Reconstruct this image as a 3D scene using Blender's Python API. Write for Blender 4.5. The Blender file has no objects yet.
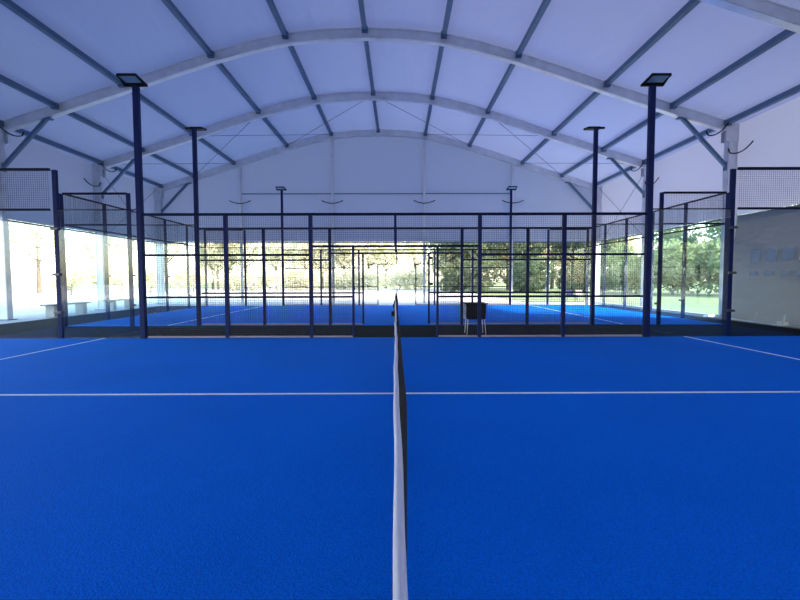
import bpy, math, random
from mathutils import Vector, Matrix

random.seed(7)
S = bpy.context.scene
C = S.collection

# ------------------------------------------------------------------ helpers
class MB:
    """collects boxes, bars and tubes; build() links them as one mesh object"""
    def __init__(self):
        self.v = []; self.f = []; self.mi = []; self.cur = 0
    def _add(self, vs, fs):
        n = len(self.v)
        self.v.extend([tuple(p) for p in vs])
        for f in fs:
            self.f.append(tuple(i + n for i in f)); self.mi.append(self.cur)
    def box(self, c, s):
        cx, cy, cz = c; x, y, z = s[0]/2, s[1]/2, s[2]/2
        vs = [(cx+a*x, cy+b*y, cz+d*z) for a in (-1, 1) for b in (-1, 1) for d in (-1, 1)]
        self._add(vs, [(0,1,3,2), (4,6,7,5), (0,4,5,1), (2,3,7,6), (0,2,6,4), (1,5,7,3)])
        return self
    def bar(self, p, q, w, h, up=(0, 0, 1)):
        p, q = Vector(p), Vector(q); d = (q-p).normalized()
        up = Vector(up)
        if abs(d.dot(up)) > .99: up = Vector((0, 1, 0))
        s = d.cross(up).normalized(); u = s.cross(d).normalized()
        vs = []
        for e in (p, q):
            for a, b in ((-1, -1), (1, -1), (1, 1), (-1, 1)):
                vs.append(e + s*(a*w/2) + u*(b*h/2))
        self._add(vs, [(0,1,2,3), (7,6,5,4), (0,4,5,1), (1,5,6,2), (2,6,7,3), (3,7,4,0)])
        return self
    def tube(self, pts, r, n=8):
        pts = [Vector(p) for p in pts]; rings = []
        prev = None
        for i, p in enumerate(pts):
            d = (pts[min(i+1, len(pts)-1)] - pts[max(i-1, 0)]).normalized()
            if prev is None:
                a = Vector((0, 0, 1)) if abs(d.z) < .9 else Vector((1, 0, 0))
                s = d.cross(a).normalized()
            else:
                s = (prev - d*prev.dot(d)).normalized()
            prev = s; u = d.cross(s)
            rr = r[i] if isinstance(r, (list, tuple)) else r
            rings.append([p + s*(rr*math.cos(2*math.pi*k/n)) + u*(rr*math.sin(2*math.pi*k/n)) for k in range(n)])
        vs = [v for ring in rings for v in ring]; fs = []
        for i in range(len(rings)-1):
            for k in range(n):
                a = i*n+k; b = i*n+(k+1) % n
                fs.append((a, b, b+n, a+n))
        fs.append(tuple(range(n-1, -1, -1))); fs.append(tuple((len(rings)-1)*n+k for k in range(n)))
        self._add(vs, fs); return self
    def sheet(self, grid):
        """grid[i][j] of points"""
        m = len(grid[0]); vs = [p for row in grid for p in row]; fs = []
        for i in range(len(grid)-1):
            for j in range(m-1):
                a = i*m+j; fs.append((a, a+1, a+m+1, a+m))
        self._add(vs, fs); return self
    def build(self, name, mat, parent=None, bevel=0, smooth=False):
        me = bpy.data.meshes.new(name)
        origin = Vector((0, 0, 0))
        if parent is not None: origin = Vector(parent['_o'])
        elif self.v:
            xs = [p[0] for p in self.v]; ys = [p[1] for p in self.v]; zs = [p[2] for p in self.v]
            origin = Vector(((min(xs)+max(xs))/2, (min(ys)+max(ys))/2, min(zs)))
        me.from_pydata([tuple(Vector(p)-origin) for p in self.v], [], self.f)
        mats = mat if isinstance(mat, (list, tuple)) else [mat]
        for m in mats: me.materials.append(m)
        if len(mats) > 1:
            me.polygons.foreach_set('material_index', self.mi)
        if smooth:
            me.polygons.foreach_set('use_smooth', [True]*len(me.polygons))
        me.update()
        o = bpy.data.objects.new(name, me); C.objects.link(o)
        if parent is not None:
            o.parent = parent; o['_o'] = tuple(origin)
        else:
            o.location = origin; o['_o'] = tuple(origin)
        if bevel:
            b = o.modifiers.new('bevel', 'BEVEL'); b.width = bevel; b.segments = 2; b.limit_method = 'ANGLE'
        return o

def tag(o, label=None, cat=None, group=None, kind=None):
    if label: o['label'] = label
    if cat: o['category'] = cat
    if group: o['group'] = group
    if kind: o['kind'] = kind
    return o

def thing(name, loc, label, cat, group=None):
    o = bpy.data.objects.new(name, None); C.objects.link(o)
    o.location = loc; o['_o'] = tuple(loc); o.empty_display_size = .2
    return tag(o, label, cat, group)

# ------------------------------------------------------------------ materials
def new_mat(name):
    m = bpy.data.materials.new(name); m.use_nodes = True
    nt = m.node_tree; nt.nodes.clear()
    out = nt.nodes.new('ShaderNodeOutputMaterial')
    return m, nt, out

def principled(name, col, rough=.5, metal=0, noise=0, scale=8, bump=0, bscale=40, spec=None, col2=None, detail=4):
    m, nt, out = new_mat(name)
    p = nt.nodes.new('ShaderNodeBsdfPrincipled')
    p.inputs['Base Color'].default_value = (*col, 1)
    p.inputs['Roughness'].default_value = rough
    p.inputs['Metallic'].default_value = metal
    if spec is not None: p.inputs['Specular IOR Level'].default_value = spec
    nt.links.new(p.outputs[0], out.inputs[0])
    tc = nt.nodes.new('ShaderNodeTexCoord')
    if noise or col2:
        n = nt.nodes.new('ShaderNodeTexNoise'); n.inputs['Scale'].default_value = scale; n.inputs['Detail'].default_value = detail
        nt.links.new(tc.outputs['Object'], n.inputs['Vector'])
        r = nt.nodes.new('ShaderNodeValToRGB')
        c2 = col2 or tuple(min(1, c*(1+noise)) for c in col)
        c1 = col if col2 else tuple(c*(1-noise) for c in col)
        r.color_ramp.elements[0].position = .3; r.color_ramp.elements[1].position = .7
        r.color_ramp.elements[0].color = (*c1, 1); r.color_ramp.elements[1].color = (*c2, 1)
        nt.links.new(n.outputs[0], r.inputs[0]); nt.links.new(r.outputs[0], p.inputs['Base Color'])
    if bump:
        n2 = nt.nodes.new('ShaderNodeTexNoise'); n2.inputs['Scale'].default_value = bscale; n2.inputs['Detail'].default_value = 3
        nt.links.new(tc.outputs['Object'], n2.inputs['Vector'])
        b = nt.nodes.new('ShaderNodeBump'); b.inputs['Strength'].default_value = bump; b.inputs['Distance'].default_value = .02
        nt.links.new(n2.outputs[0], b.inputs['Height']); nt.links.new(b.outputs[0], p.inputs['Normal'])
    return m

def fabric(name, refl, trans, fac, bump=.3, bscale=.9, gloss=.0):
    """coated tent fabric: part diffuse, part translucent"""
    m, nt, out = new_mat(name)
    d = nt.nodes.new('ShaderNodeBsdfDiffuse'); d.inputs[0].default_value = (*refl, 1)
    t = nt.nodes.new('ShaderNodeBsdfTranslucent'); t.inputs[0].default_value = (*trans, 1)
    mx = nt.nodes.new('ShaderNodeMixShader'); mx.inputs[0].default_value = fac
    nt.links.new(d.outputs[0], mx.inputs[1]); nt.links.new(t.outputs[0], mx.inputs[2])
    tc = nt.nodes.new('ShaderNodeTexCoord')
    n = nt.nodes.new('ShaderNodeTexNoise'); n.inputs['Scale'].default_value = bscale; n.inputs['Detail'].default_value = 5
    mp = nt.nodes.new('ShaderNodeMapping'); mp.inputs['Scale'].default_value = (1, .5, 1)
    nt.links.new(tc.outputs['Object'], mp.inputs[0]); nt.links.new(mp.outputs[0], n.inputs['Vector'])
    b = nt.nodes.new('ShaderNodeBump'); b.inputs['Strength'].default_value = bump; b.inputs['Distance'].default_value = .15
    nt.links.new(n.outputs[0], b.inputs['Height'])
    nt.links.new(b.outputs[0], d.inputs['Normal']); nt.links.new(b.outputs[0], t.inputs['Normal'])
    last = mx
    if gloss:
        g = nt.nodes.new('ShaderNodeBsdfGlossy'); g.inputs['Roughness'].default_value = .35
        nt.links.new(b.outputs[0], g.inputs['Normal'])
        m2 = nt.nodes.new('ShaderNodeMixShader'); m2.inputs[0].default_value = gloss
        nt.links.new(mx.outputs[0], m2.inputs[1]); nt.links.new(g.outputs[0], m2.inputs[2]); last = m2
    nt.links.new(last.outputs[0], out.inputs[0])
    return m

def glass_mat(name, tint):
    m, nt, out = new_mat(name)
    tr = nt.nodes.new('ShaderNodeBsdfTransparent'); tr.inputs[0].default_value = (*tint, 1)
    g = nt.nodes.new('ShaderNodeBsdfGlossy'); g.inputs['Roughness'].default_value = 0.0
    fr = nt.nodes.new('ShaderNodeFresnel'); fr.inputs[0].default_value = 1.5
    # thin pane: the ray leaves at the angle it came in, so both faces reflect alike
    ge = nt.nodes.new('ShaderNodeNewGeometry'); ma = nt.nodes.new('ShaderNodeMath'); ma.operation = 'MULTIPLY_ADD'
    ma.inputs[1].default_value = 1/1.5-1.5; ma.inputs[2].default_value = 1.5
    nt.links.new(ge.outputs['Backfacing'], ma.inputs[0]); nt.links.new(ma.outputs[0], fr.inputs[0])
    mx = nt.nodes.new('ShaderNodeMixShader')
    nt.links.new(fr.outputs[0], mx.inputs[0]); nt.links.new(tr.outputs[0], mx.inputs[1]); nt.links.new(g.outputs[0], mx.inputs[2])
    nt.links.new(mx.outputs[0], out.inputs[0])
    return m

def turf_mat():
    m, nt, out = new_mat('blue_turf')
    p = nt.nodes.new('ShaderNodeBsdfPrincipled'); p.inputs['Roughness'].default_value = .85
    p.inputs['Specular IOR Level'].default_value = .04
    p.inputs['Sheen Weight'].default_value = .10; p.inputs['Sheen Roughness'].default_value = .35; p.inputs['Sheen Tint'].default_value = (.05, .55, 1, 1)
    tc = nt.nodes.new('ShaderNodeTexCoord')
    n = nt.nodes.new('ShaderNodeTexNoise'); n.inputs['Scale'].default_value = 90; n.inputs['Detail'].default_value = 3
    n2 = nt.nodes.new('ShaderNodeTexNoise'); n2.inputs['Scale'].default_value = .7; n2.inputs['Detail'].default_value = 4
    nt.links.new(tc.outputs['Object'], n.inputs['Vector']); nt.links.new(tc.outputs['Object'], n2.inputs['Vector'])
    r = nt.nodes.new('ShaderNodeValToRGB')
    r.color_ramp.elements[0].position = .3; r.color_ramp.elements[1].position = .72
    r.color_ramp.elements[0].color = (*TURF1, 1); r.color_ramp.elements[1].color = (*TURF2, 1)
    nt.links.new(n.outputs[0], r.inputs[0])
    mx = nt.nodes.new('ShaderNodeMix'); mx.data_type = 'RGBA'; mx.blend_type = 'MULTIPLY'; mx.inputs[0].default_value = 1
    r2 = nt.nodes.new('ShaderNodeValToRGB')
    r2.color_ramp.elements[0].position = .3; r2.color_ramp.elements[1].position = .7
    r2.color_ramp.elements[0].color = (.9, .9, .9, 1); r2.color_ramp.elements[1].color = (1, 1, 1, 1)
    nt.links.new(n2.outputs[0], r2.inputs[0])
    nt.links.new(r.outputs[0], mx.inputs[6]); nt.links.new(r2.outputs[0], mx.inputs[7])
    nt.links.new(mx.outputs[2], p.inputs['Base Color'])
    b = nt.nodes.new('ShaderNodeBump'); b.inputs['Strength'].default_value = .6; b.inputs['Distance'].default_value = .01
    nt.links.new(n.outputs[0], b.inputs['Height']); nt.links.new(b.outputs[0], p.inputs['Normal'])
    nt.links.new(p.outputs[0], out.inputs[0])
    return m

def leaf_mat(name, c1, c2, tr):
    m, nt, out = new_mat(name)
    d = nt.nodes.new('ShaderNodeBsdfDiffuse'); t = nt.nodes.new('ShaderNodeBsdfTranslucent')
    t.inputs[0].default_value = (*tr, 1)
    mx = nt.nodes.new('ShaderNodeMixShader'); mx.inputs[0].default_value = .35
    tc = nt.nodes.new('ShaderNodeTexCoord')
    n = nt.nodes.new('ShaderNodeTexNoise'); n.inputs['Scale'].default_value = 1.1; n.inputs['Detail'].default_value = 6
    r = nt.nodes.new('ShaderNodeValToRGB'); r.color_ramp.elements[0].position = .35; r.color_ramp.elements[1].position = .65
    r.color_ramp.elements[0].color = (*c1, 1); r.color_ramp.elements[1].color = (*c2, 1)
    nt.links.new(tc.outputs['Object'], n.inputs['Vector']); nt.links.new(n.outputs[0], r.inputs[0])
    nt.links.new(r.outputs[0], d.inputs[0])
    nt.links.new(d.outputs[0], mx.inputs[1]); nt.links.new(t.outputs[0], mx.inputs[2]); nt.links.new(mx.outputs[0], out.inputs[0])
    return m

TURF1 = (0, .115, .60); TURF2 = (0, .205, .95)
M = dict(
    turf=turf_mat(),
    line=principled('white_line', (.78, .92, .95), .8, noise=.08, scale=60),
    floor=principled('dark_carpet', (.004, .007, .016), .95, spec=.1, noise=.25, scale=3, bump=.3, bscale=120),
    concrete=principled('pale_concrete', (.5, .48, .45), .9, noise=.12, scale=2.5, bump=.2),
    gravel=principled('pale_gravel', (.55, .5, .42), .95, noise=.18, scale=5, bump=.3),
    lawn=principled('lawn', (.17, .22, .08), .95, col2=(.25, .29, .12), scale=.6, bump=.4, bscale=30),
    roof=fabric('roof_fabric', (.38, .45, .61), (.48, .55, .86), .042, bump=.5, bscale=.8),
    wall=fabric('wall_fabric', (.47, .50, .62), (.55, .62, .88), .045, bump=.3, bscale=.5),
    curtain=fabric('grey_curtain', (.15, .17, .21), (.35, .40, .48), .025, bump=.9, bscale=1.1, gloss=.08),
    reflection_patch=fabric('curtain_reflection', (.5, .56, .64), (.8, .88, 1), .6, bump=.2, bscale=1, gloss=.1),  # pale translucent material imitating bright reflections over the curtain
    alu=principled('brushed_aluminium', (.62, .64, .70), .42, .45, noise=.10, scale=3, bump=.15, bscale=14),
    galv=principled('galvanised_steel', (.09, .16, .26), .5, .35, noise=.10, scale=3),
    navy=principled('navy_paint', (.004, .014, .085), .5, spec=.2, noise=.15, scale=4),
    navyrail=principled('navy_rail', (.004, .009, .035), .6, spec=.15, noise=.1, scale=4),
    wire=principled('dark_wire', (.012, .016, .035), .5, noise=.1, scale=20),
    sill=principled('pale_mauve_rail', (.30, .26, .32), .5, noise=.1, scale=6),
    black=principled('black_plastic', (.004, .004, .006), .6, spec=.2, noise=.1, scale=9),
    clamp=principled('steel_clamp', (.10, .11, .14), .35, .8, noise=.1, scale=9),
    lens=principled('lamp_glass', (.28, .42, .50), .15, 0, noise=.05, scale=4),
    cloth=principled('white_webbing', (.78, .77, .86), .7, noise=.04, scale=12, bump=.2, bscale=160),
    netm=principled('black_net_twine', (.008, .009, .014), .8, noise=.1, scale=40),
    whitemetal=principled('white_metal', (.75, .76, .78), .4, noise=.05, scale=8),
    wood=principled('weathered_wood', (.22, .18, .14), .8, noise=.3, scale=4),
    bark=principled('bark', (.10, .075, .05), .9, noise=.3, scale=5, bump=.4),
    cable=principled('steel_cable', (.10, .12, .17), .5, .4, noise=.1, scale=20),
    glass=glass_mat('court_glass', (.93, .975, .98)),
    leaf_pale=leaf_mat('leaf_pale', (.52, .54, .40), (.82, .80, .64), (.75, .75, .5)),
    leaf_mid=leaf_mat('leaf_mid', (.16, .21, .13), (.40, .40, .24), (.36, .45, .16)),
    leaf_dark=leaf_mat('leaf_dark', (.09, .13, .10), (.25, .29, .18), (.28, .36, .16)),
    leaf_gold=leaf_mat('leaf_gold', (.55, .50, .33), (.80, .74, .55), (.75, .7, .42)),
    red=principled('pink_canvas', (.42, .22, .25), .7, noise=.1, scale=9),
)

# ------------------------------------------------------------------ measured layout (metres)
F1, F2, F3 = 10.0, 12.85, 22.5          # far fence of the near court, near and far fence of the second court
TC = -1.05                              # tent centre line
HALF = 12.95
TL, TR = TC-HALF, TC+HALF
YB, YE = -15.0, 25.0                    # tent ends
PROF = [(0, 9.66), (1.4, 9.62), (2.7, 9.48), (3.9, 9.22), (5.2, 8.86), (6.6, 8.42), (8.3, 7.85), (10.6, 7.12), (12.95, 6.4)]
def zb(x):
    x = abs(x)
    for (a, za), (b, zbb) in zip(PROF, PROF[1:]):
        if x <= b: return za+(zbb-za)*(x-a)/(b-a)
    (a, za), (b, zbb) = PROF[-2:]
    return za+(zbb-za)*(x-a)/(b-a)
BD = .34                                # frame depth
OPEN = 3.6                              # lower edge of the raised side fabric

# ------------------------------------------------------------------ setting
fl = MB().box((TC, (YB+YE)/2, -.05), (2*HALF+.9, YE-YB+.6, .1)).build('floor', M['concrete']); tag(fl, kind='structure')
dk = MB().box((-.6, 3.95, .004), (24.1, 37.5, .008)).build('floor_carpet', M['floor']); tag(dk, kind='structure')
lw = MB().box((60, 60, -.14), (320, 300, .1)).build('lawn', M['lawn']); tag(lw, kind='structure')
gv = MB()
gv._add([(-120, -90, -.085), (-4, -90, -.085), (-4, 25.5, -.085), (8, 25.5, -.085), (7, 70, -.085), (-120, 74, -.085)], [(0, 1, 2, 3, 4, 5)])
tag(gv.build('gravel_yard', M['gravel']), kind='structure')

def roof_sheet(y0, y1, ny=40):
    xs = [TC + HALF*(-1+2*i/48) for i in range(49)]
    purl = [-12.6, -10.6, -8.3, -5.25, -2.7, 0, 2.7, 5.25, 8.3, 10.6, 12.6]
    grid = []
    for j in range(ny+1):
        y = y0+(y1-y0)*j/ny
        row = []
        for x in xs:
            rx = x-TC
            z = zb(rx)+BD+.02
            # slight slack of the fabric between purlins and between arches
            k = max(i for i in range(len(purl)) if purl[i] <= rx+1e-6) if rx > purl[0] else 0
            k = min(k, len(purl)-2)
            t = min(1, max(0, (rx-purl[k])/(purl[k+1]-purl[k])))
            s = math.sin(math.pi*t)*abs(math.sin(math.pi*((y-y0) % 5)/5))
            row.append((x, y, z+.05*s))
        grid.append(row)
    return grid
tag(MB().sheet(roof_sheet(YB, YE, 64)).build('ceiling', M['roof'], smooth=True), kind='structure')

def wall_sheet(x, y0, y1, z0, z1, n=24):
    g = []
    for j in range(n+1):
        y = y0+(y1-y0)*j/n
        row = []
        for k in range(7):
            z = z0+(z1-z0)*k/6
            b = .03*math.sin(math.pi*k/6)*abs(math.sin(math.pi*((y-YB) % 5)/5))*(1 if x > 0 else -1)
            row.append((x+b, y, z))
        g.append(row)
    return g
ztop = zb(HALF)+BD+.04
tag(MB().sheet(wall_sheet(TL, YB, YE, OPEN, ztop, 48)).build('wall_left', M['wall'], smooth=True), kind='structure')
tag(MB().sheet(wall_sheet(TR, YB, YE, OPEN, ztop, 48)).build('wall_right', M['wall'], smooth=True), kind='structure')
def gable(y):
    g = []
    for i in range(41):
        x = TL+(TR-TL)*i/40
        top = zb(x-TC)+BD
        g.append([(x, y, OPEN+(top-OPEN)*k/4) for k in range(5)])
    return g
tag(MB().sheet(gable(YE+.16)).build('wall_back', M['wall'], smooth=True), kind='structure')
tag(MB().sheet(gable(YB)).build('wall_front', M['wall'], smooth=True), kind='structure')

# ------------------------------------------------------------------ aluminium arches
def hook_pts(x, y, z, axis, flip=1):
    pts = []
    for i in range(15):
        t = -1+2*i/14
        s = .56*t; sag = .20*(t*t)
        if t < -.75: sag += (abs(t)-.75)*.25; s = -.56*.75-.56*(abs(t)-.75)*.4
        pts.append((x+(s if axis == 'x' else 0), y+(s*flip if axis == 'y' else 0), z+sag))
    return pts
def arch(y, label, hooks=True):
    t = thing('roof_arch', (TC, y, 0), label, 'roof frame', None)
    xs = [-HALF+2*HALF*i/60 for i in range(61)]
    mb = MB(); w = .2
    ring = []
    for x in xs:
        z = zb(x)
        ring.append([(TC+x, y-w/2, z), (TC+x, y+w/2, z), (TC+x, y+w/2, z+BD), (TC+x, y-w/2, z+BD)])
    vs = [p for r in ring for p in r]; fs = []
    for i in range(60):
        for k in range(4):
            a = i*4+k; b = i*4+(k+1) % 4
            fs.append((a, a+4, b+4, b))
    fs += [(0, 1, 2, 3), (243, 242, 241, 240)]
    mb._add(vs, fs)
    # keder groove lips along the four edges and splice plates
    for i in range(60):
        for dy in (-1, 1):
            for dz in (.03, BD-.03):
                mb.bar((TC+xs[i], y+dy*(w/2+.008), zb(xs[i])+dz), (TC+xs[i+1], y+dy*(w/2+.008), zb(xs[i+1])+dz), .018, .035)
    mb.build('rafter', M['alu'], t)
    for sx in (-4.6, 0.35, 4.6):
        sp = MB()
        x0, x1 = sx-.45, sx+.45
        for dy in (-1, 1):
            sp.bar((TC+x0, y+dy*(w/2+.006), zb(x0)+BD/2), (TC+x1, y+dy*(w/2+.006), zb(x1)+BD/2), .012, .2)
            for q in range(4):
                xx = x0+.12+q*.22
                sp.box((TC+xx, y+dy*(w/2+.018), zb(xx)+BD/2), (.035, .02, .035))
        sp.build('splice_plate', M['alu'], t)
    for s in (-1, 1):
        cx = TC+s*(HALF-.18)
        c = MB().box((cx, y, 3.3), (.34, w, 6.6))
        for dy in (-1, 1):
            for dx in (-.14, .14):
                c.box((cx+dx, y+dy*(w/2+.008), 3.3), (.03, .018, 6.5))
        c.build('column', M['alu'], t)
        g = MB().box((cx-s*.02, y-w/2-.02, 6.45), (.5, .016, .55))
        g.box((cx-s*.02, y+w/2+.02, 6.45), (.5, .016, .55))
        for a in (-.16, 0, .16):
            for b in (-.18, 0, .18):
                g.box((cx+a, y-w/2-.034, 6.45+b), (.035, .014, .035))
        g.build('corner_plate', M['alu'], t)
        MB().box((cx, y, .02), (.5, .4, .03)).build('base_plate', M['galv'], t)
        xa = s*11.0
        kb = MB().bar((TC+xa, y, zb(xa)+.03), (cx-s*.16, y, 5.35), .11, .11, up=(0, 1, 0))
        kb.box((TC+xa, y, zb(xa)-.02), (.3, .15, .05)).box((cx-s*.185, y, 5.33), (.03, .15, .3))
        kb.build('knee_brace', M['galv'], t)
        if hooks:
            MB().tube(hook_pts(cx-s*.62, y-.12, 6.40, 'y', -1), .022, 6).build('curved_rod', M['black'], t, smooth=True)
            MB().tube(hook_pts(cx-s*.24, y-.68, 5.62, 'y', -1), .022, 6).build('curved_rod', M['black'], t, smooth=True)
    return t
arch(10, 'aluminium roof arch nearest the viewer, cut by the top edge', hooks=False)
arch(15, 'pale aluminium roof arch, the largest whole one in view')
arch(20, 'aluminium roof arch in the middle, behind the largest one')
arch(25, 'farthest aluminium roof arch, against the white end wall', hooks=False)

ARCH_Y = (5, 10, 15, 20, 25)
names = {0: 'galvanised roof purlin along the ridge of the tent',
         -2.7: 'first roof purlin left of the ridge', 2.7: 'first roof purlin right of the ridge',
         -5.25: 'second roof purlin left of the ridge', 5.25: 'second roof purlin right of the ridge',
         -8.3: 'third roof purlin left of the ridge, passing behind the left floodlights',
         8.3: 'third roof purlin right of the ridge, near the right floodlights',
         -10.6: 'fourth roof purlin left of the ridge, just above the left eave',
         10.6: 'fourth roof purlin right of the ridge, just above the right eave',
         -12.5: 'eave purlin along the top of the left tent wall', 12.5: 'eave purlin along the top of the right tent wall'}
for rx, lab in names.items():
    mb = MB()
    zc = zb(rx)+BD-.09
    for y0, y1 in zip(ARCH_Y, ARCH_Y[1:]):
        a, b = y0+.125, y1-.125
        mb.box((TC+rx, (a+b)/2, zc), (.15, b-a, .15))
        for e in (a+.06, b-.06):
            mb.box((TC+rx, e, zc-.02), (.2, .11, .19))
    tag(mb.build('roof_purlin', M['galv']), lab, 'purlin')

# bracing cables in the last bay
def cable(p, q, lab, grp=None):
    tag(MB().tube([p, q], .012, 5).build('bracing_cable', M['cable']), lab, 'cable', grp)
def rz(x): return zb(x)+BD-.12
for s, nm in ((-1, 'left'), (1, 'right')):
    for a, b, txt in ((0, 5.25, 'roof bracing cable falling from the ridge towards the %s'),
                      (8.3, 2.7, 'roof bracing cable rising nearly level towards the ridge on the %s'),
                      (5.25, 10.6, 'roof bracing cable falling steeply towards the far %s eave'),
                      (12.4, 8.3, 'lowest roof bracing cable, starting at the %s eave')):
        off = .1*s
        cable((TC+s*a+off, 20.13, rz(a)), (TC+s*b, 24.87, rz(b)), txt % nm)
    xw = TC+s*(HALF-.12)
    cable((xw, 20.13, 6.6), (xw, 24.87, 3.3), '%s side wall bracing cable, falling away to the end wall' % nm)
    cable((xw-s*.03, 20.13, 3.3), (xw-s*.03, 24.87, 6.6), '%s side wall bracing cable, rising away to the end wall' % nm)

# end wall posts, with the black curved rods seen on them
for x, lab in ((-9.07, 'slender white end wall post farthest left'), (-3.73, 'slender end wall post left of the net, under the ridge'),
               (1.6, 'slender end wall post just right of the net'), (6.74, 'slender end wall post farthest right')):
    t = thing('end_wall_post', (x, YE-.02, 0), lab, 'post')
    MB().box((x, YE+.03, zb(x-TC)/2), (.13, .12, zb(x-TC)-.02)).build('post', M['alu'], t)
    MB().tube([(x-.62+1.24*i/10, YE-.08, 5.80+.16*(i/5-1)**2) for i in range(11)], .026, 6).build('curved_rod', M['black'], t, smooth=True)
seam = MB()
for a, b in ((-9.0, -3.8), (-3.66, 1.53), (1.67, 6.67)):
    seam.box(((a+b)/2, YE+.05, 6.37), (b-a, .06, .05))
tag(seam.build('end_wall_rail', M['galv']), 'thin horizontal rail across the white end wall', 'rail')
# hem bars on the lower edges of the raised walls
tag(MB().bar((TL+.0, YB, OPEN-.045), (TL+.0, YE, OPEN-.045), .06, .06).build('hem_bar', M['galv']), 'hem bar along the raised left side wall', 'bar')
tag(MB().bar((TR, YB, OPEN-.045), (TR, YE, OPEN-.045), .06, .06).build('hem_bar', M['galv']), 'hem bar along the raised right side wall', 'bar')
tag(MB().bar((TL+.1, YE+.16, OPEN-.045), (TR-.1, YE+.16, OPEN-.045), .06, .06).build('hem_bar', M['galv']), 'hem bar along the lower edge of the end wall', 'bar')

# closed grey curtain on the near right side
def curtain():
    t = thing('side_curtain', (11.4, 4, 0), 'closed grey translucent side curtain at the right edge', 'curtain')
    g = []
    for j in range(81):
        y = -14.9+29.25*j/80
        row = []
        for k in range(13):
            z = .09+(OPEN-.08-.09)*k/12
            x = 11.12+.42*(k/12)+.025*math.sin(y*4.3+k*.5)*math.sin(math.pi*k/12)+.03*math.sin(y*1.7-k*.9)*math.sin(math.pi*k/12)
            row.append((x, y, z))
        g.append(row)
    MB().sheet(g).build('sheet', M['curtain'], t, smooth=True)
    MB().tube([(11.12, -14.9, .05), (11.12, 14.35, .05)], .04, 8).build('bottom_tube', M['alu'], t, smooth=True)
    for i in range(12):  # two rows of added bright patches standing in for reflections, no real openings
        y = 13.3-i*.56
        MB().bar((11.30, y, 1.93), (11.345, y, 2.3), .36, .012, up=(1, 0, 0)).build('reflection_patch', M['reflection_patch'], t)
        MB().bar((11.25, y, 1.5), (11.262, y, 1.62), .30, .012, up=(1, 0, 0)).build('reflection_patch', M['reflection_patch'], t)
    MB().bar((11.08, 14.37, .1), (11.52, 14.37, OPEN), .03, .07).build('edge_strip', M['whitemetal'], t)
    for i in range(4):
        y = 14.3-i*2.4
        w = MB().box((11.0, y, .13), (.16, .2, .10)); w.tube([(11.02, y, .16), (11.1, y, .38)], .025, 6)
        w.build('hold_down', M['whitemetal'], t)
curtain()
k = MB()
k.box((11.25, 20.05, .06), (.18, 9.5, .12))
tag(k.build('base_rail', M['whitemetal']), 'low white base rail along the open right side of the tent', 'rail')

# ------------------------------------------------------------------ courts
def turf(y0, y1, lab, ylines):
    t = MB().box((0, (y0+y1)/2, .012), (20, y1-y0, .024)).build('artificial_turf', M['turf'])
    tag(t, lab, 'turf')
    z = .0262
    for x in (-6.95, 6.95):
        MB().box((x, (y0+y1)/2, z), (.05, y1-y0, .004)).build('court_line', M['line'], t)
    if ylines is not None:
        MB().box((0, ylines, z+.002), (13.9+6.4, .05, .004)).build('court_line', M['line'], t)
    return t
t1 = turf(-.1, 10.03, 'blue artificial turf of the near court filling the foreground', None)
MB().box((0, 4.98, .0285), (19.9, .05, .004)).build('court_line', M['line'], t1)
turf(F2-.03, F3+.03, 'blue artificial turf of the second court behind the fences', None)

def mesh_panel(x0, x1, z0, z1, y, axis='x', step=.05, w=.0037):
    """welded wire mesh as real wires"""
    mb = MB()
    n = max(1, round((x1-x0)/step)); m = max(1, round((z1-z0)/step))
    for i in range(1, n):
        a = x0+(x1-x0)*i/n
        if axis == 'x': mb.box((a, y, (z0+z1)/2), (w, w, z1-z0))
        else: mb.box((y, a, (z0+z1)/2), (w, w, z1-z0))
    for i in range(1, m):
        z = z0+(z1-z0)*i/m
        if axis == 'x': mb.box(((x0+x1)/2, y+w, z), (x1-x0, w, w))
        else: mb.box((y+w, (x0+x1)/2, z), (w, x1-x0, w))
    return mb

TOP = 2.95
def fence(y, lab, right_latch=False):
    t = thing('court_fence', (0, y, 0), lab, 'fence')
    pw = .085
    z0 = .03
    for x in (-4, -2, 2, 4):
        MB().box((x, y, (TOP-.03+z0)/2), (pw, pw, TOP-.03-z0)).build('post', M['navy'], t)
    for x in (-1, 1):
        MB().box((x, y, (2.2+z0)/2), (.055, .06, 2.2-z0-.05)).build('door_post', M['navy'], t)
    MB().box((0, y, (2.2+TOP)/2), (.06, .06, TOP-2.2-.06)).build('post', M['navy'], t)
    MB().box((0, y, TOP), (12-.13, .06, .06)).build('top_rail', M['navyrail'], t)
    MB().box((0, y, 2.2), (4-.09, .055, .05)).build('lintel', M['navyrail'], t)
    for s in (-1, 1):
        for a, b in ((4, 5.93), (2, 4)):
            c = s*(a+b)/2
            MB().box((c, y, 2.0), (b-a-.05, .045, .05)).build('rail', M['navyrail'], t)
        for a, b in ((4, 5.93), (2, 4), (1, 2)):
            c = s*(a+b)/2
            MB().box((c, y, 1.0), (b-a-.05, .045, .045)).build('rail', M['navyrail'], t)
            MB().box((c, y, .055), (b-a-.06, .05, .04)).build('bottom_rail', M['sill'], t)
            lo, hi = (s*a, s*b) if s > 0 else (s*b, s*a)
            mesh_panel(lo+.04, hi-.04, .08, TOP-.03 if a > 1 else 2.18, y).build('wire_mesh', M['wire'], t)
    for a, b in ((-2, 0), (0, 2)):
        mesh_panel(a+.03, b-.03, 2.23, TOP-.03, y).build('wire_mesh', M['wire'], t)
    if right_latch:
        for z in (2.05, .12+1.15):
            MB().box((1.07, y-.03, z), (.09, .07, .07)).build('latch', M['black'], t)
fence(F1, 'navy mesh fence with doorway at the far side of the near court')
fence(F2, 'navy mesh fence with doorway at the near side of the second court', True)
fence(F3, 'farthest navy mesh fence, at the far side of the second court')

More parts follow.
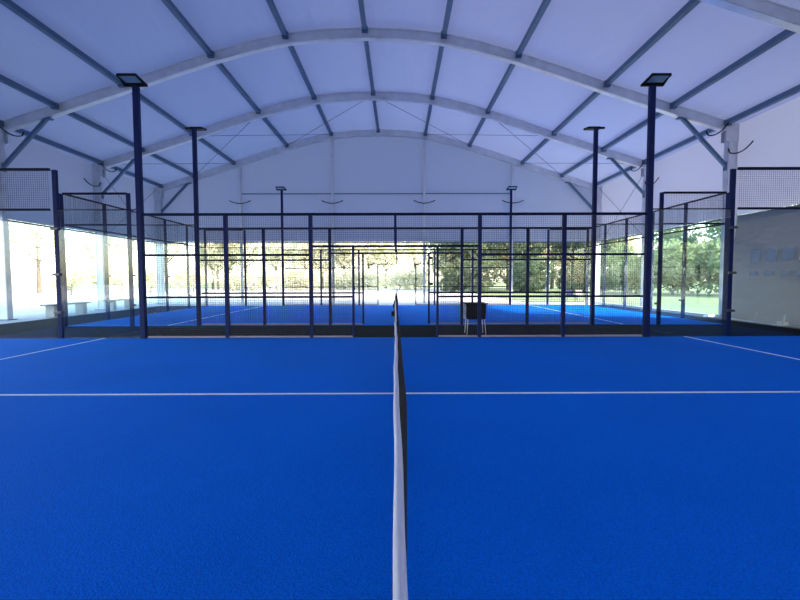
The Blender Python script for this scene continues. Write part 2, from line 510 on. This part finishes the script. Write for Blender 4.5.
def clamp_at(parent, x, y, z, axis='x'):
    s = (.17, .05, .055) if axis == 'x' else (.05, .17, .055)
    MB().box((x, y, z), s).build('clamp', M['clamp'], parent, bevel=.006)

def glass_screen(y, s, lab, dy):
    """stepped end of a long side: two glass panes, the outer one topped with mesh"""
    t = thing('glass_screen', (s*8, y, 0), lab, 'glass screen')
    for a, b in ((6.1, 7.93), (8.07, 9.92)):
        MB().box((s*(a+b)/2, y, 1.545), (b-a, .012, 3.0)).build('glass_pane', M['glass'], t)
    MB().box((s*8, y+dy*.05, 2.0), (.105, .07, 4.0)).build('post', M['navy'], t, bevel=.006)
    MB().box((s*7.0, y, 3.06), (1.9, .03, .025)).build('top_rail', M['navyrail'], t)
    MB().box((s*9.03, y, 4.0), (1.9, .06, .06)).build('top_rail', M['navyrail'], t)
    MB().box((s*9.03, y, 3.07), (1.84, .05, .05)).build('rail', M['navyrail'], t)
    lo, hi = sorted((s*8.08, s*9.96))
    mesh_panel(lo, hi, 3.1, 3.97, y).build('wire_mesh', M['wire'], t)
    for z in (.65, 1.55, 2.62):
        clamp_at(t, s*8, y-dy*.03, z)
    return t
glass_screen(F1, -1, 'stepped glass screen at the left edge, ending the near court fence', 1)
glass_screen(F1, 1, 'stepped glass screen at the right edge, in front of the grey curtain', 1)
glass_screen(F2, -1, 'stepped glass screen on the left of the second court, nearer end', -1)
glass_screen(F2, 1, 'stepped glass screen on the right of the second court, nearer end', -1)
glass_screen(F3, -1, 'small distant glass screen at the far left corner of the second court', 1)
glass_screen(F3, 1, 'small distant glass screen at the far right corner of the second court', 1)

def glass_wall(s, lab):
    """the short end of the second court, five panes, seen edge on"""
    X = s*10
    t = thing('glass_wall', (X, (F2+F3)/2, 0), lab, 'glass wall')
    n = 5; L = (F3-F2)/n
    for i in range(n+1):
        y = F2+L*i
        MB().box((X+s*.06, y, 2.0), (.085, .13 if i in (0, n) else .10, 4.0)).build('post', M['navy'], t, bevel=.006)
    for i in range(n):
        a, b = F2+L*i, F2+L*(i+1)
        MB().box((X, (a+b)/2, 1.545), (.012, L-.03, 3.0)).build('glass_pane', M['glass'], t)
        mesh_panel(a+.03, b-.03, 3.1, 3.97, X, 'y').build('wire_mesh', M['wire'], t)
        if i:
            for z in (.65, 1.55, 2.62): clamp_at(t, X-s*.02, a, z, 'y')
    MB().box((X, (F2+F3)/2, 4.0), (.05, F3-F2-.14, .05)).build('top_rail', M['navyrail'], t)
    MB().box((X, (F2+F3)/2, 3.07), (.045, F3-F2-.14, .05)).build('rail', M['navyrail'], t)
glass_wall(-1, 'glass end wall on the left of the second court, running away')
glass_wall(1, 'glass end wall on the right of the second court, running away')

# floodlight poles
def light_pole(x, y, aim, lab, w=.12, h=6.08):
    t = thing('floodlight_pole', (x, y, 0), lab, 'light pole', 'floodlight poles on the court fences')
    MB().box((x, y, h/2), (w, w, h)).build('pole', M['navy'], t, bevel=.012)
    MB().box((x, y, h+.02), (.52, .07, .05)).build('cross_arm', M['black'], t, bevel=.005)
    f = MB()
    d = aim; n = Vector((0, d*math.cos(.16), math.sin(.16))); u = Vector((0, -d*math.sin(.16), math.cos(.16)))
    base = Vector((x, y+d*.06, h+.05))
    wd, ln = .42, .30
    def P(a, b, c): return base + Vector((a, 0, 0)) + n*b + u*c
    # housing rim of four bars, cooling fins and a back plate
    f.bar(P(-wd/2, 0, 0), P(-wd/2, ln, 0), .03, .05); f.bar(P(wd/2, 0, 0), P(wd/2, ln, 0), .03, .05)
    f.bar(P(-wd/2, 0, 0), P(wd/2, 0, 0), .03, .05); f.bar(P(-wd/2, ln, 0), P(wd/2, ln, 0), .03, .05)
    for i in range(9):
        a = -wd/2+.05+i*(wd-.1)/8
        f.bar(P(a, .02, .03), P(a, ln-.02, .03), .008, .035)
    fo = f.build('floodlight', M['black'], t)
    MB().bar(P(0, .015, .0), P(0, ln-.015, .0), wd-.03, .018).build('lamp_glass', M['lens'], fo)
    for a in (-.26, .26):
        MB().bar((x+a, y, h+.02), P(a*.88, ln*.55, 0), .012, .04).build('bracket', M['black'], fo)
for y, aim, tx in ((F1, -1, 'tallest in view, on the near fence'), (F2, 1, 'on the second fence'), (F3, -1, 'far small one on the farthest fence')):
    for x, sd in ((-6, 'left'), (6, 'right')):
        light_pole(x, y, aim, 'navy floodlight pole on the %s, %s' % (sd, tx), .125 if y == F1 else .11, 5.90 if y < 20 else 6.05)

# ------------------------------------------------------------------ nets
def net(y0, y1, x0, x1, lean, lab, near_post=True):
    t = thing('padel_net', ((x0+x1)/2, (y0+y1)/2, 0), lab, 'net')
    N = 60
    def X(y): return x0+(x1-x0)*(y-y0)/(y1-y0)
    def H(y):
        s = (y-(y0+y1)/2)/((y1-y0)/2)
        return .885+.035*s*s
    # folded band: a thin rounded strip, 5 cm tall
    prof = [(-.009, -.05), (-.012, -.025), (-.010, -.004), (0, .002), (.010, -.004), (.014, -.025), (.013, -.05)]
    g = []
    for i in range(N+1):
        y = y0+.06+(y1-y0-.12)*i/N
        wob = .0025*math.sin(y*2.1)+.0015*math.sin(y*7)
        g.append([(X(y)+a+wob, y, H(y)+b) for a, b in prof])
    MB().sheet(g).build('net_band', M['cloth'], t, smooth=True)
    # knotted net below, bellying to the right
    mb = MB()
    def bulge(y, k):
        e = min(1, (y1-y)/.5, (y-y0)/.5+.3)
        e *= .35+.65*min(1, max(0, (y-1.4)/2.2))
        return lean*e*math.sin(k*math.pi*.62)
    rows = 19; cols = int((y1-y0)/.045)
    def P(y, k): return (X(y)+bulge(y, k), y, (H(y)-.04)*(1-k)+.035*k)
    for r in range(rows+1):
        k = r/rows
        for i in range(0, 40):
            ya = y0+.06+(y1-y0-.12)*i/40; yb = y0+.06+(y1-y0-.12)*(i+1)/40
            mb.bar(P(ya, k), P(yb, k), .0032, .0032)
    for c in range(cols+1):
        y = y0+.06+(y1-y0-.12)*c/cols
        for r in range(6):
            mb.bar(P(y, r/6), P(y, (r+1)/6), .0032, .0032)
    mb.build('net_mesh', M['netm'], t)
    for y in ((y0, y1) if near_post else (y1,)):
        xx = X(y)
        MB().box((xx, y, .46), (.07, .07, .92)).build('net_post', M['black'], t, bevel=.008)
        MB().box((xx-.065, y, .6), (.06, .08, .12)).build('winch', M['black'], t, bevel=.006)
net(-.05, 9.93, .064, -.003, .10, 'long white banded net splitting the near court down the middle', False)
net(F2+.08, F3-.08, 0, 0, .06, 'distant net of the second court, in line with the near one')

# ------------------------------------------------------------------ ball basket
def basket():
    x, y = 2.0, 10.55
    t = thing('ball_basket', (x, y, 0), 'black ball basket on thin white legs behind the near fence', 'basket')
    zt, zbm, wt, wb = .80, .42, .25, .215
    b = MB()
    for (sx, sy) in ((1, 0), (-1, 0), (0, 1), (0, -1)):
        vs = []
        for z, h in ((zbm, wb), (zt, wt)):
            for k in (-1, 1):
                vs.append((x+sx*h+(k*h if sx == 0 else 0), y+sy*h*.8+(k*h*.8 if sy == 0 else 0), z))
        b.v and None
        b.bar(((vs[0][0]+vs[1][0])/2, (vs[0][1]+vs[1][1])/2, zbm), ((vs[2][0]+vs[3][0])/2, (vs[2][1]+vs[3][1])/2, zt),
              2*wb if sy else .01, 2*wb*.8 if sx else .01, up=(0, 1, 0))
    b.box((x, y, zbm), (2*wb, 2*wb*.8, .012))
    b.build('bin', M['black'], t)
    r = MB()
    for sy in (-1, 1): r.tube([(x-wt-.03, y+sy*wt*.8, zt+.01), (x+wt+.03, y+sy*wt*.8, zt+.01)], .014, 6)
    for sx in (-1, 1): r.tube([(x+sx*(wt+.01), y-wt*.8, zt), (x+sx*(wt+.01), y+wt*.8, zt)], .014, 6)
    r.build('rim', M['black'], t)
    g = MB()
    for i in range(6):
        z = zbm+.03+i*.065
        g.box((x-wt-.012, y, z), (.008, .36, .008))
    for i in range(5): g.box((x-wt-.012, y-.17+i*.085, (zt+zbm)/2), (.008, .008, .38))
    g.build('wire_side', M['whitemetal'], t)
    for sx in (-1, 1):
        for sy in (-1, 1):
            MB().tube([(x+sx*.205, y+sy*.165, zbm), (x+sx*.235, y+sy*.185, .03)], .0115, 8).build('leg', M['whitemetal'], t, smooth=True)
            MB().box((x+sx*.236, y+sy*.186, .025), (.035, .035, .03)).build('foot', M['black'], t)
basket()

# ------------------------------------------------------------------ benches outside on the left
def bench(y0, y1, lab):
    x = -13.15
    t = thing('bench', (x, (y0+y1)/2, 0), lab, 'bench')
    for i in range(3):
        MB().box((x-.15+.15*i, (y0+y1)/2, .46), (.13, y1-y0, .045)).build('slat', M['wood'], t, bevel=.005)
    for y in (y0+.3, y1-.3):
        MB().box((x, y, .22), (.34, .22, .43)).build('leg', M['concrete'], t, bevel=.01)
bench(15.9, 18.0, 'low wooden bench on pale block legs, left, beside the thick glass posts')
bench(19.3, 21.2, 'smaller looking far bench, seen left through the second glass screen')

# canvas chairs beyond the far fence, a few pixels each
def camp_chair(x, y, mat, lab):
    t = thing('folding_chair', (x, y, -.08), lab, 'chair')
    MB().box((x, y, .34), (.5, .45, .03)).build('seat', mat, t)
    MB().bar((x, y+.22, .36), (x, y+.34, .68), .42, .03, up=(0, 1, 0)).build('backrest', mat, t)
    for a in (-.24, .24):
        for b in (-.2, .2):
            MB().tube([(x+a, y+b, .33), (x+a*1.1, y-b, -.08)], .012, 5).build('leg', M['clamp'], t)
camp_chair(11.75, 27.2, M['red'], 'small faded pink folding chair beyond the far right end of the court')
camp_chair(11.3, 27.6, M['navy'], 'small dark folding chair beyond the far right end of the court')

# ------------------------------------------------------------------ trees
def foliage(n, rx, ry, rz_, zc, size, seed, mat, name='foliage'):
    r = random.Random(seed); mb = MB()
    blobs = [(r.uniform(-.62, .62)*rx, r.uniform(-.62, .62)*ry, zc+r.uniform(-.6, .65)*rz_, r.uniform(.35, .6)) for _ in range(14)]
    for i in range(n):
        bx, by, bz, br = r.choice(blobs)
        th, ph = r.uniform(0, 2*math.pi), math.acos(r.uniform(-1, 1))
        rad = r.uniform(.55, 1)**.5
        c = Vector((bx+rx*br*rad*math.sin(ph)*math.cos(th), by+ry*br*rad*math.sin(ph)*math.sin(th), bz+rz_*br*rad*math.cos(ph)))
        a = Vector((r.gauss(0, 1), r.gauss(0, 1), r.gauss(0, 1))).normalized(); b = a.orthogonal().normalized()
        b = (Matrix.Rotation(r.uniform(0, 6.28), 3, a) @ b); d = a.cross(b)
        s = size*r.uniform(.6, 1.3)
        mb._add([c-b*s, c+d*s*.5, c+b*s, c-d*s*.5], [(0, 1, 2, 3)])
    return mb
protos = {}
def tree(x, y, kind, sc, lab, grp, rot=0):
    spec = {'tall': (3400, 2.6, 2.6, 3.0, 4.9, .17), 'shrub': (2600, 2.3, 1.6, 1.35, 1.35, .13)}
    shape, col = kind
    n, rx, ry, rzz, zc, size = spec[shape]
    root = bpy.data.objects.new('tree' if shape == 'tall' else 'shrub', None); C.objects.link(root)
    root.location = (x, y, -.09); root.scale = (sc, sc, sc); root.rotation_euler = (0, 0, rot)
    root['_o'] = (x, y, -.09)
    tag(root, lab, 'tree' if shape == 'tall' else 'shrub', grp)
    key = (shape, col)
    if key not in protos:
        class _R(dict): pass
        fm = foliage(n, rx, ry, rzz, zc, size, len(protos)+3, None)
        me = bpy.data.meshes.new('foliage'); me.from_pydata([tuple(p) for p in fm.v], [], fm.f); me.materials.append(M[col])
        tm = MB()
        h = zc if shape == 'tall' else 1.0
        tm.tube([(0, 0, 0), (.05, .03, h*.5), (0, .1, h*1.2)], [.2, .15, .06] if shape == 'tall' else [.07, .05, .02], 8)
        rr = random.Random(2)
        for i in range(7):
            a = rr.uniform(0, 6.28); z0 = h*rr.uniform(.4, .9); L = rx*.7
            tm.tube([(0.03, .05, z0), (L*.5*math.cos(a), L*.5*math.sin(a), z0+h*.14), (L*math.cos(a), L*math.sin(a), z0+h*.34)], [.08, .05, .02] if shape == 'tall' else [.03, .02, .01], 5)
        mt = bpy.data.meshes.new('trunk'); mt.from_pydata([tuple(p) for p in tm.v], [], tm.f); mt.materials.append(M['bark'])
        protos[key] = (me, mt)
    me, mt = protos[key]
    for nm, mm in (('foliage', me), ('trunk', mt)):
        o = bpy.data.objects.new(nm, mm); C.objects.link(o); o.parent = root
R = random.Random(11)
def row(x0, y0, x1, y1, n, kind, smin, smax, lab, grp, jit=1.5):
    for i in range(n):
        t = (i+.5)/n
        tree(x0+(x1-x0)*t+R.uniform(-jit, jit), y0+(y1-y0)*t+R.uniform(-jit, jit), kind, R.uniform(smin, smax), lab, grp, R.uniform(0, 6.28))
g1 = 'pale trees beyond the left side'
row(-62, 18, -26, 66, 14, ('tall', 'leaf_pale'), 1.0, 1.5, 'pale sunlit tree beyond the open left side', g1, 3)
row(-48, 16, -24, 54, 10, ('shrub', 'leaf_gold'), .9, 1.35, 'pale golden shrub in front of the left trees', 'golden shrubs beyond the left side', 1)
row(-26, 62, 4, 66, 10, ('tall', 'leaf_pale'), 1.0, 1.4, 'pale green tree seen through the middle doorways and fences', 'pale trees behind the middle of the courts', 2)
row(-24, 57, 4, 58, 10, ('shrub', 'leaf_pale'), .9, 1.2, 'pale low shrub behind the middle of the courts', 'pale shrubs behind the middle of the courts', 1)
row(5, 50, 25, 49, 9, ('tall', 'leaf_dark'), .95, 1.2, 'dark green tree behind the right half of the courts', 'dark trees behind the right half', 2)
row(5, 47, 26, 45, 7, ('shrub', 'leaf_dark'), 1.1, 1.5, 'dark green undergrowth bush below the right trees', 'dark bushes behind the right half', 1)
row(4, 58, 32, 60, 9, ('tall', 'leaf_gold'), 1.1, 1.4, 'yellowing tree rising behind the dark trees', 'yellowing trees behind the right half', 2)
row(28, 44, 50, 16, 12, ('tall', 'leaf_mid'), .9, 1.2, 'mid green tree beyond the open right side', 'green trees beyond the right side', 2)
row(22, 41, 46, 22, 15, ('shrub', 'leaf_mid'), 1.3, 1.8, 'mid green bush beyond the open right side', 'green bushes beyond the right side', 1)

# ------------------------------------------------------------------ light
w = bpy.data.worlds.new('sky'); S.world = w; w.use_nodes = True
nt = w.node_tree; bg = nt.nodes['Background']
sk = nt.nodes.new('ShaderNodeTexSky'); sk.sky_type = 'NISHITA'; sk.sun_disc = False
sk.sun_elevation = math.radians(36); sk.sun_rotation = math.radians(118); sk.air_density = 1.2; sk.dust_density = 1.5
nt.links.new(sk.outputs[0], bg.inputs[0]); bg.inputs[1].default_value = SKY = .42
sd = bpy.data.lights.new('sun', 'SUN'); so = bpy.data.objects.new('sun', sd); C.objects.link(so)
sd.energy = 5.5; sd.angle = math.radians(2.5); sd.color = (1, .78, .64)
dirv = Vector((.84, -.36, .41)).normalized()          # towards the sun: from the right, a little behind the viewer
so.rotation_euler = dirv.to_track_quat('Z', 'Y').to_euler(); so.location = (40, -20, 30)

# ------------------------------------------------------------------ camera
cd = bpy.data.cameras.new('camera'); cam = bpy.data.objects.new('camera', cd); C.objects.link(cam); S.camera = cam
cd.sensor_width = 36; cd.lens = 429.35/800*36; cd.clip_start = .05; cd.clip_end = 600
pit, yaw, roll = .04969, -.00457, .00258
cam.location = (.0605, -.2136, 1.4305)
cam.rotation_euler = (Matrix.Rotation(yaw, 3, 'Z') @ Matrix.Rotation(math.pi/2-pit, 3, 'X') @ Matrix.Rotation(-roll, 3, 'Z')).to_euler()

for o in S.objects:
    if '_o' in o: del o['_o']
S.view_settings.view_transform = 'Standard'; S.view_settings.look = 'None'
S.view_settings.gamma = 1; S.view_settings.use_curve_mapping = False
S.view_settings.exposure = EXPO = 1.55
S.cycles.use_denoising = True
S.cycles.max_bounces = 10; S.cycles.diffuse_bounces = 5; S.cycles.transparent_max_bounces = 24
S.cycles.sample_clamp_indirect = 6
